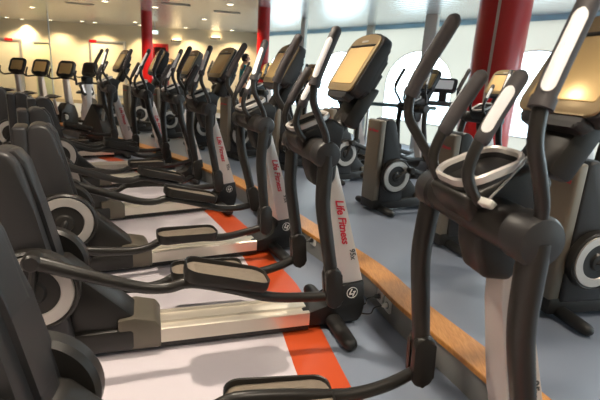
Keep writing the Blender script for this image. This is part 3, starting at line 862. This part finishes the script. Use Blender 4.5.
# ------------------------------------------------------------------ downlights and vents
def downlight(x, y, label, group, power, color=(1.0, 0.80, 0.54), spot=118):
    t = thing('downlight', label, 'ceiling light', (x, y, HC), 0, group)
    bm = bm_new(); add_ring(bm, 0.085, 0.060, 0.012, 28, Matrix.Translation((0, 0, -0.0125)))
    link('rim', shared('dl_rim', lambda: finish(bm, 'rim')), M_LAMPRIM, t)
    def disc():
        b2 = bm_new(); add_lathe(b2, [(0.060, -0.006), (0.056, -0.009), (0.0, -0.010)], 24); return finish(b2, 'lamp')
    link('lamp', shared('dl_lamp', disc), M_LAMP, t)
    ld = bpy.data.lights.new('downlight_beam', 'SPOT'); ld.energy = power; ld.color = color
    ld.spot_size = R(spot); ld.spot_blend = 0.6; ld.shadow_soft_size = 0.06
    lo = bpy.data.objects.new('downlight_beam', ld); COL.objects.link(lo); lo.parent = t; lo.location = (0, 0, -0.03)
ORD = ['first', 'second', 'third', 'fourth', 'fifth', 'sixth', 'seventh', 'eighth', 'ninth']
WARM = (1.0, 0.76, 0.46); MID = (1.0, 0.87, 0.70)
# wall washers along the far wall
n = 8
for i in range(n):
    q = WP0 + (FWL - WP0) * ((i + 0.6) / n) + nW * 0.55
    lab = '%s from the right of the small downlights washing the far cream wall' % ORD[i]
    downlight(q.x, q.y, lab, 'downlights along the far wall', 150, WARM, 130)
vis = [('upper', [(32, 7), (105, 1), (155, 7), (230, 4)]), ('middle', [(22, 19), (82, 21), (135, 22), (204, 19)])]
for nm, L in vis:
    for i, (px, py) in enumerate(L):
        p = on_plane(px, py, HC)
        downlight(p.x, p.y, '%s from the left in the %s row of ceiling downlights, upper left' % (ORD[i], nm), 'downlights in the open ceiling', 170, WARM)
near = [ (-3.6, 3.4), (-2.0, 0.6), (-4.6, 0.8), (-0.2, 5.6), (-3.2, 6.0), (0.3, 0.2), (2.6, 2.0), (2.0, 5.4), (-6.5, 5.2), (-7.2, 2.2), (0.6, -2.4), (-2.6, -2.2), (3.6, -1.0), (-5.4, -2.0)]
LX, LY = -0.75, 2.3
downlight(LX, LY, 'bright round downlight in the ceiling above the footplates, out of frame', 'downlights above the frame', 230, MID)
for x, y in near:
    downlight(x, y, 'round recessed downlight in the ceiling over the machines, above the frame', 'downlights above the frame', 150, MID)
for i, (px, py) in enumerate([(80, 3.5), (176, 4), (227, 12)]):
    p = on_plane(px, py, HC)
    t = thing('ceiling_vent', 'dark slotted ceiling vent, %s of three from the left' % ORD[i], 'vent', (p.x, p.y, HC), R(8), 'ceiling vents')
    bm = bm_new(); add_box(bm, -.3, .3, -.1, .1, -.008, 0); obj('plate', bm, M_VENT, t)
    bm = bm_new()
    for k in range(5): add_box(bm, -.28, .28, -.08 + k * .036, -.066 + k * .036, -.016, -.008)
    obj('slats', bm, M_STEEL, t)
p = on_plane(155, 34, 2.42)
t = thing('exit_light', 'tiny lit sign hanging from the ceiling right of the far red column', 'light', (p.x, p.y, HC))
bm = bm_new(); add_tube(bm, [(0, 0, 0), (0, 0, -.22)], .012, 8, 0); obj('stem', bm, M_STEEL, t)
bm = bm_new(); add_box(bm, -.11, .11, -.03, .03, -.34, -.22, .006); obj('housing', bm, M_WHITE, t)
bm = bm_new(); add_box(bm, -.09, .09, -.036, -.03, -.33, -.23); obj('lit_face', bm, M_SIGN, t)

# ------------------------------------------------------------------ sockets, cables
def kerb_at(y):
    best = min(range(len(KC)), key=lambda i: abs(KC[i].y - y))
    j = min(best + 1, len(KC) - 1) if KC[best].y < y else max(best - 1, 0)
    a, b = KC[best], KC[j]; f = 0 if abs(b.y - a.y) < 1e-6 else (y - a.y) / (b.y - a.y)
    return a + (b - a) * f, KN[best]
def socket(y, z, label, cable_to, sag, cablab):
    c, n = kerb_at(y); M = frame_mtx((c.x - n.x * .001, c.y - n.y * .001, z), (n.y, -n.x, 0), (0, 0, 1))
    if (M.to_3x3() @ Vector((0, 0, 1))).dot(Vector((n.x, n.y, 0))) > 0: M = frame_mtx((c.x - n.x * .001, c.y - n.y * .001, z), (-n.y, n.x, 0), (0, 0, 1))
    t = thing('wall_socket', label, 'socket'); t.matrix_world = M
    bm = bm_new(); add_plate(bm, [(x, yy - .043) for x, yy in rrect(.082, .086, .008)], .010, Matrix.Identity(4), .003); obj('face_plate', bm, M_WHITE, t)
    bm = bm_new(); add_ring(bm, .021, .018, .003, 24, Matrix.Translation((0, 0, .010))); obj('outlet_ring', bm, M_GCORD, t)
    mw = M
    k = thing('power_cable', cablab, 'cable')
    a = mw @ Vector((0, 0, .045)); b = Vector(cable_to)
    bm = bm_new()
    add_tube(bm, [a, a + (mw.to_3x3() @ Vector((0, 0, .05))) - Vector((0, 0, .012)), (a + b) / 2 - Vector((0, 0, sag)), b], .0042, 8, 8); obj('cord', bm, M_CORD, k)
    bm = bm_new(); add_lathe(bm, [(.014, .0105), (.016, .02), (.012, .04), (.006, .048)], 16, mw); obj('plug', bm, M_WHITE if 'white plug' in label else M_CORD, k)
def mpt(i, lx, ly, lz):
    (x, y), a = row1[i][0], R(row1[i][1]); return (x + lx * math.cos(a) - ly * math.sin(a), y + lx * math.sin(a) + ly * math.cos(a), lz)
def kerb_hit(px, py):
    best = None
    for k in range(0, 36):
        z = k * 0.005; q = on_plane(px, py, z)
        d = min((Vector((q.x, q.y)) - c).length for c in KFINE)
        if best is None or d < best[0]: best = (d, q.y, z)
    return best[1], best[2]
KFINE = [KC[i] + (KC[i + 1] - KC[i]) * (k / 12) for i in range(len(KC) - 1) for k in range(12)]
y_, z_ = kerb_hit(381.5, 296); socket(y_, z_, 'left white wall socket of the pair low on the kerb', mpt(1, .096, .03, .06), .02, 'black cable plugged into the left socket of the pair')
y_, z_ = kerb_hit(389, 305); socket(y_, z_, 'right socket of the pair, with a white plug', mpt(1, .096, -.03, .04), .03, 'black cable with white plug from the right socket of the pair')
y_, z_ = kerb_hit(314, 240); socket(y_, z_, 'white socket on the kerb behind a far swing arm', mpt(2, .096, .03, .06), .02, 'black cable from the lone socket farther along the kerb')

# white clip with thin cord on the nearest machine's pivot
cl = thing('clip_on_cord', 'small white clip on a thin grey cord hung on the nearest pivot housing', 'clip')
p0 = Vector(mpt(0, -0.352, -0.122, 1.118)); p1 = Vector(mpt(0, -0.205, -0.095, 1.285))
bm = bm_new(); add_tube(bm, [p1, (p0 + p1) / 2 + Vector((-.006, -.01, -.006)), p0 + Vector((0.004, -.004, .014))], .0035, 8, 5); obj('cord', bm, M_GCORD, cl)
mm = Matrix.Translation(p0) @ Matrix.Rotation(R(28), 4, 'Z') @ Matrix.Rotation(R(35), 4, 'Y')
bm = bm_new(); add_box(bm, -.016, .016, -.026, .026, -.011, .011, .006, 3, mm); obj('clip_body', bm, M_WHITE, cl)

# ------------------------------------------------------------------ bikes and treadmills
def make_bike(label, x, y, ang, z=0.0, dark=False, screen=None, group='exercise bikes at far left'):
    t = thing('exercise_bike', label, 'exercise bike', (x, y, z), R(ang), group)
    bm = bm_new()
    add_tube(bm, [(-.5, -.25, .035), (-.5, .25, .035)], .035, 12, 0, True); add_tube(bm, [(.5, -.25, .035), (.5, .25, .035)], .035, 12, 0, True)
    add_box(bm, -.5, .5, -.05, .05, .04, .11, .015); obj('base', bm, M_RUB, t)
    bm = bm_new()
    if dark: add_prism(bm, [(-.28, .12), (.34, .12), (.40, .22), (.30, .36), (.02, .74), (-.08, .74), (-.16, .5), (-.32, .26)], -.09, .09, .03)
    else: add_prism(bm, [(-.2, .1), (.42, .1), (.45, .3), (.34, .52), (.1, .58), (-.12, .42)], -.09, .09, .03)
    bd = obj('housing', bm, M_DARK, t)
    bm = bm_new(); add_lathe(bm, [(.055, .0), (.05, .015), (.02, .022)], 20, axis_mtx((.02, -.09, .28), -1))
    if dark: add_lathe(bm, [(.05, .0), (.045, .012), (.02, .02)], 20, axis_mtx((.26, -.09, .24), -1))
    obj('hub_cap', bm, M_RING, bd)
    for s in (-1, 1):
        bm = bm_new(); add_tube(bm, [(.02, s * .12, .28), (.02 + s * .12, s * .13, .28 - s * .10)], .014, 10, 0, True); cr = obj('crank', bm, M_STEEL, t)
        bm = bm_new(); add_box(bm, -.05 + .02 + s * .12, .05 + .02 + s * .12, s * .19 - .05, s * .19 + .05, .265 - s * .1, .295 - s * .1, .01); obj('pedal', bm, M_RUB, cr)
    bm = bm_new(); add_tube(bm, [(-.14, 0, .35), (-.21, 0, .66)], .03, 14, 0); sp = obj('seat_post', bm, M_STEEL, t)
    bm = bm_new()
    add_tube(bm, [(-.37, 0, .71), (-.29, 0, .72), (-.19, 0, .715), (-.07, 0, .71), (-.01, 0, .705)], [.07, .10, .09, .045, .03], 18, 5, True, flat=(1.0, .42)); obj('seat', bm, M_RUB, t)
    bm = bm_new(); add_prism(bm, [(.20, .42), (.38, .42), (.255, 1.08), (.155, 1.08)], -.055, .055, .02); obj('mast', bm, M_SILV, t)
    bm = bm_new(); add_tube(bm, [(.215, -.06, 1.02), (.215, .06, 1.16)], .001, 4, 0) if False else add_prism(bm, [(.14, 1.06), (.29, 1.06), (.30, 1.20), (.12, 1.18)], -.07, .07, .025); obj('head', bm, M_RUB, t)
    for s in (-1, 1):
        bm = bm_new(); add_tube(bm, [(.2, s * .05, 1.09), (.19, s * .17, 1.075), (.12, s * .27, 1.06), (.06, s * .31, 1.13), (.10, s * .325, 1.24)], .017, 12, 6, True); obj('handlebar', bm, M_FOAM, t)
    M = frame_mtx((.13, 0, 1.12), (0, -1, 0), (.16, 0, .30)) @ Matrix.Scale(1.22, 4)
    if dark: M = frame_mtx((.17, 0, .88), (0, -1, 0), (.16, 0, .30)) @ Matrix.Scale(.75, 4)
    bm = bm_new(); add_plate(bm, rrect(.30, .30, .05), .05, M @ Matrix.Translation((0, 0, -.05)), .015, 3); cs = obj('console', bm, M_SHROUD, t)
    bm = bm_new(); add_plate(bm, [(a, b + .05) for a, b in rrect(.22, .20, .02)], .004, M @ Matrix.Translation((0, 0, .001))); obj('screen', bm, screen or M_SCREEN, cs)
    return t
for (px, dep, ang, lab) in ((16, 10.7, 88, 'exercise bike at the far left edge, in front of the left framed mirror'),
                            (39, 10.2, 86, 'exercise bike with screen tinted by a painted gold reflection left of the thin pole'),
                            (64, 9.6, 82, 'exercise bike with silver mast right of the thin pole')):
    c = at(px, 70, dep); make_bike(lab, c.x - .17 * math.cos(R(ang)), c.y - .17 * math.sin(R(ang)), ang)
c = at(82, 66, 11.2); make_bike('dark-screened exercise bike behind the one with the white display', c.x, c.y + .15, 88, screen=M_DARK)
c = at(97, 122, 8.1); make_bike('black spin bike with wedge-shaped housing and a white lit display', c.x, c.y, 150, dark=True, screen=M_WSCREEN)

def make_treadmill(label, x, y, ang, z):
    t = thing('treadmill', label, 'treadmill', (x, y, z), R(ang), 'treadmills by the windows')
    bm = bm_new()
    for s in (-1, 1): add_box(bm, -1.0, .85, s * .36 - .06, s * .36 + .06, .02, .19, .02)
    add_box(bm, .5, .95, -.30, .30, .02, .27, .04); fr = obj('deck_frame', bm, M_DARK, t)
    bm = bm_new(); add_box(bm, -.98, .5, -.299, .299, .06, .165, .01); obj('belt', bm, M_RUB, t)
    for s in (-1, 1):
        bm = bm_new(); add_prism(bm, [(.62, .15), (.78, .15), (.66, 1.08), (.56, 1.08)], s * .38 - .035, s * .38 + .035, .015); obj('upright', bm, M_SILV, t)
        bm = bm_new(); add_tube(bm, [(.60, s * .38, 1.02), (.40, s * .38, 1.02), (.2, s * .37, .98)], .022, 12, 5, True); obj('handrail', bm, M_FOAM, t)
    bm = bm_new(); add_box(bm, .54, .68, -.42, .42, 1.04, 1.13, .025); obj('crossbar', bm, M_RAILG, t)
    M = frame_mtx((.56, 0, 1.31), (0, -1, 0), (.18, 0, .30))
    bm = bm_new(); add_plate(bm, rrect(.46, .30, .06), .05, M @ Matrix.Translation((0, 0, -.05)), .015, 3); add_box(bm, .56, .65, -.07, .07, 1.12, 1.36, .01); cs = obj('console', bm, M_SHROUD, t)
    bm = bm_new(); add_plate(bm, [(a, b + .06) for a, b in rrect(.32, .19, .02)], .004, M @ Matrix.Translation((0, 0, .001))); obj('screen', bm, M_GSCREEN, cs)
    return t
c = at(445, 79, 8.6); make_treadmill('treadmill with pale lit screen before the arched windows', c.x - .6 * math.cos(R(64)), c.y - .6 * math.sin(R(64)), 64, PZ)
pt = at(243, 62, 11.6)
tm_ang = 22
make_treadmill('treadmill under the person in teal near the slim red column', pt.x, pt.y, tm_ang, PZ)

# handrail in front of the windows
a, b = at(386, 88, 9.9), at(425, 91, 9.7)
ra, rb = Vector((a.x, a.y, 1.08)), Vector((b.x, b.y, 1.08)); d = (rb - ra).normalized()
ra, rb = ra - d * .5, rb + d * .25
t = thing('handrail', 'dark green handrail before the windows, left of the treadmill screen', 'handrail', (ra.x, ra.y, PZ))
bm = bm_new(); add_tube(bm, [(0, 0, .94), tuple((rb - ra) + Vector((0, 0, .94)))], .04, 12, 0, True); obj('rail', bm, M_RAILG, t)
for k in (0.1, 0.9):
    q = (rb - ra) * k; bm = bm_new(); add_tube(bm, [(q.x, q.y, 0), (q.x, q.y, .94)], .025, 12, 0); obj('post', bm, M_STEEL, t)

# ------------------------------------------------------------------ person on the treadmill
def skin_mesh(name, verts, edges, radii, levels=2, root=0):
    me = bpy.data.meshes.new(name); me.from_pydata(verts, edges, [])
    o = bpy.data.objects.new(name + '_tmp', me); COL.objects.link(o)
    md = o.modifiers.new('s', 'SKIN'); md.use_smooth_shade = True
    for i, r in enumerate(radii):
        sv = me.skin_vertices[0].data[i]; sv.radius = (r, r) if not isinstance(r, tuple) else r; sv.use_root = (i == root)
    sb = o.modifiers.new('u', 'SUBSURF'); sb.levels = levels; sb.render_levels = levels
    bpy.context.view_layer.update()
    out = bpy.data.meshes.new_from_object(o.evaluated_get(bpy.context.evaluated_depsgraph_get()))
    bpy.data.objects.remove(o); out.name = name
    for p in out.polygons: p.use_smooth = True
    return out
pz = PZ + 0.168
ps = thing('person', 'person in a teal top and black shorts walking on the far treadmill', 'person', (pt.x, pt.y, pz), R(tm_ang))
# x forward, y left; height about 1.70
V = [(0, 0, .93), (0.01, 0, 1.10), (0.025, 0, 1.28), (0.03, 0, 1.42), (0.045, 0, 1.50), (0.06, 0, 1.56),
     (0.03, .17, 1.40), (0.03, .24, 1.16), (0.24, .21, 1.08), (0.33, .20, 1.10),
     (0.03, -.17, 1.40), (0.03, -.25, 1.16), (0.25, -.22, 1.09), (0.34, -.21, 1.11),
     (0.0, .09, .86), (0.12, .095, .50), (0.10, .10, .09), (0.23, .10, .035),
     (0.0, -.09, .86), (-0.05, -.095, .49), (-0.24, -.10, .14), (-0.13, -.10, .05)]
E_ = [(0, 1), (1, 2), (2, 3), (3, 4), (4, 5), (3, 6), (6, 7), (7, 8), (8, 9), (3, 10), (10, 11), (11, 12), (12, 13), (0, 14), (14, 15), (15, 16), (16, 17), (0, 18), (18, 19), (19, 20), (20, 21)]
RR = [(.13, .10), (.115, .09), (.13, .095), (.10, .08), .048, .05, .055, .040, .032, .026, .055, .040, .032, .026, .085, .058, .038, .035, .085, .058, .038, .035]
link('body', skin_mesh('body', V, E_, RR), M_SKIN, ps)
bm = bm_new()
bmesh.ops.create_uvsphere(bm, u_segments=24, v_segments=16, radius=1.0)
for v in bm.verts:
    x, y, z = v.co
    w = 1.0 - 0.22 * max(0, -z)
    fx = x * .098 + (0.012 if x > 0 and z < 0 else 0)
    if x > 0.8 and abs(y) < .25 and -.35 < z < .15: fx += .022          # nose
    if x > 0.75 and abs(y) > .2 and abs(y) < .5 and .0 < z < .25: fx -= .006   # eye sockets
    v.co = (fx * w, y * .076 * w, z * .118)
bmesh.ops.translate(bm, verts=bm.verts, vec=(.075, 0, 1.605))
for s in (-1, 1):
    r = bmesh.ops.create_uvsphere(bm, u_segments=10, v_segments=6, radius=1.0)
    for v in r['verts']: v.co = (v.co.x * .018 + .065, v.co.y * .008 + s * .077, v.co.z * .03 + 1.60)
obj('head', bm, M_SKIN, ps, 60)
bm = bm_new()
for s in (-1, 1):
    r = bmesh.ops.create_uvsphere(bm, u_segments=8, v_segments=6, radius=.010)
    for v in r['verts']: v.co += Vector((.160, s * .030, 1.615))
obj('eyes', bm, M_HAIR, ps)
bm = bm_new(); bmesh.ops.create_uvsphere(bm, u_segments=24, v_segments=16, radius=1.0)
bmesh.ops.delete(bm, geom=[v for v in bm.verts if v.co.z < -.75 or (v.co.x > .35 and v.co.z < .45)], context='VERTS')
for v in bm.verts: v.co = (v.co.x * .108 + .066, v.co.y * .085, v.co.z * .118 + 1.622)
bmesh.ops.solidify(bm, geom=bm.faces[:], thickness=.008)
obj('hair', bm, M_HAIR, ps, 60)
link('shirt', skin_mesh('shirt', [(0, 0, .95), (0.01, 0, 1.10), (0.025, 0, 1.28), (0.03, 0, 1.41), (0.04, 0, 1.46), (0.03, .16, 1.40), (0.03, .205, 1.27), (0.03, -.16, 1.40), (0.03, -.21, 1.27)],
     [(0, 1), (1, 2), (2, 3), (3, 4), (3, 5), (5, 6), (3, 7), (7, 8)], [(.15, .12), (.135, .108), (.148, .112), (.115, .092), .062, .068, .055, .068, .055]), M_TEAL, ps)
link('shorts', skin_mesh('shorts', [(0, 0, .94), (0, .09, .84), (0.065, .094, .62), (0, -.09, .84), (-0.03, -.094, .62)], [(0, 1), (1, 2), (0, 3), (3, 4)], [(.145, .115), .10, .085, .10, .085]), M_SHORT, ps)
bm = bm_new()
for x, y, z in ((.14, .10, .0), (-.22, -.10, .035)):
    add_tube(bm, [(x - .06, y, z + .045), (x + .02, y, z + .05), (x + .14, y, z + .035)], [.042, .048, .036], 14, 4, True, flat=(1, .85))
obj('shoes', bm, M_SHOE, ps)
# hands: palm, four fingers and a thumb curled on the treadmill crossbar
for s in (-1, 1):
    bm = bm_new(); hx, hy, hz = .345, s * .205, 1.105
    add_tube(bm, [(hx - .03, hy, hz), (hx + .03, hy, hz + .005), (hx + .065, hy, hz + .005)], [.024, .036, .034], 12, 4, True, flat=(1, .45))
    for k, ln in enumerate((.030, .036, .034, .026)):
        yy = hy - .028 + k * .0185
        add_tube(bm, [(hx + .06, yy, hz + .004), (hx + .06 + ln, yy, hz - .004), (hx + .066 + ln, yy, hz - .030), (hx + .05 + ln * .6, yy, hz - .042)], .0088, 8, 3, True)
    add_tube(bm, [(hx, hy - s * .03, hz), (hx + .035, hy - s * .052, hz - .008), (hx + .06, hy - s * .05, hz - .022)], .010, 8, 3, True)
    obj('hand', bm, M_SKIN, ps)

# ------------------------------------------------------------------ world and colour management
W = bpy.data.worlds.new('sky'); SC.world = W; W.use_nodes = True
nt = W.node_tree; bg = nt.nodes['Background']
tc = nt.nodes.new('ShaderNodeTexCoord'); sx = nt.nodes.new('ShaderNodeSeparateXYZ')
rp = nt.nodes.new('ShaderNodeValToRGB')
nt.links.new(tc.outputs['Generated'], sx.inputs[0])
mr = nt.nodes.new('ShaderNodeMapRange'); mr.inputs['From Min'].default_value = -1; mr.inputs['From Max'].default_value = 1
nt.links.new(sx.outputs['Z'], mr.inputs['Value']); nt.links.new(mr.outputs['Result'], rp.inputs['Fac'])
e = rp.color_ramp.elements
e[0].position = 0.0; e[0].color = (0.30, 0.42, 0.50, 1)
e[1].position = 1.0; e[1].color = (0.70, 0.86, 1.0, 1)
x = e.new(0.49); x.color = (0.55, 0.70, 0.78, 1)
x = e.new(0.51); x.color = (0.86, 0.96, 1.0, 1)
nt.links.new(rp.outputs['Color'], bg.inputs['Color'])
bg.inputs['Strength'].default_value = 7.2

vs = SC.view_settings
vs.view_transform = 'Standard'; vs.look = 'None'; vs.gamma = 1.0; vs.exposure = 0.0; vs.use_curve_mapping = False
SC.cycles.max_bounces = 8; SC.cycles.transparent_max_bounces = 8
SC.cycles.use_denoising = True
SC.cycles.sample_clamp_indirect = 6.0
SC.cycles.caustics_reflective = False; SC.cycles.caustics_refractive = False
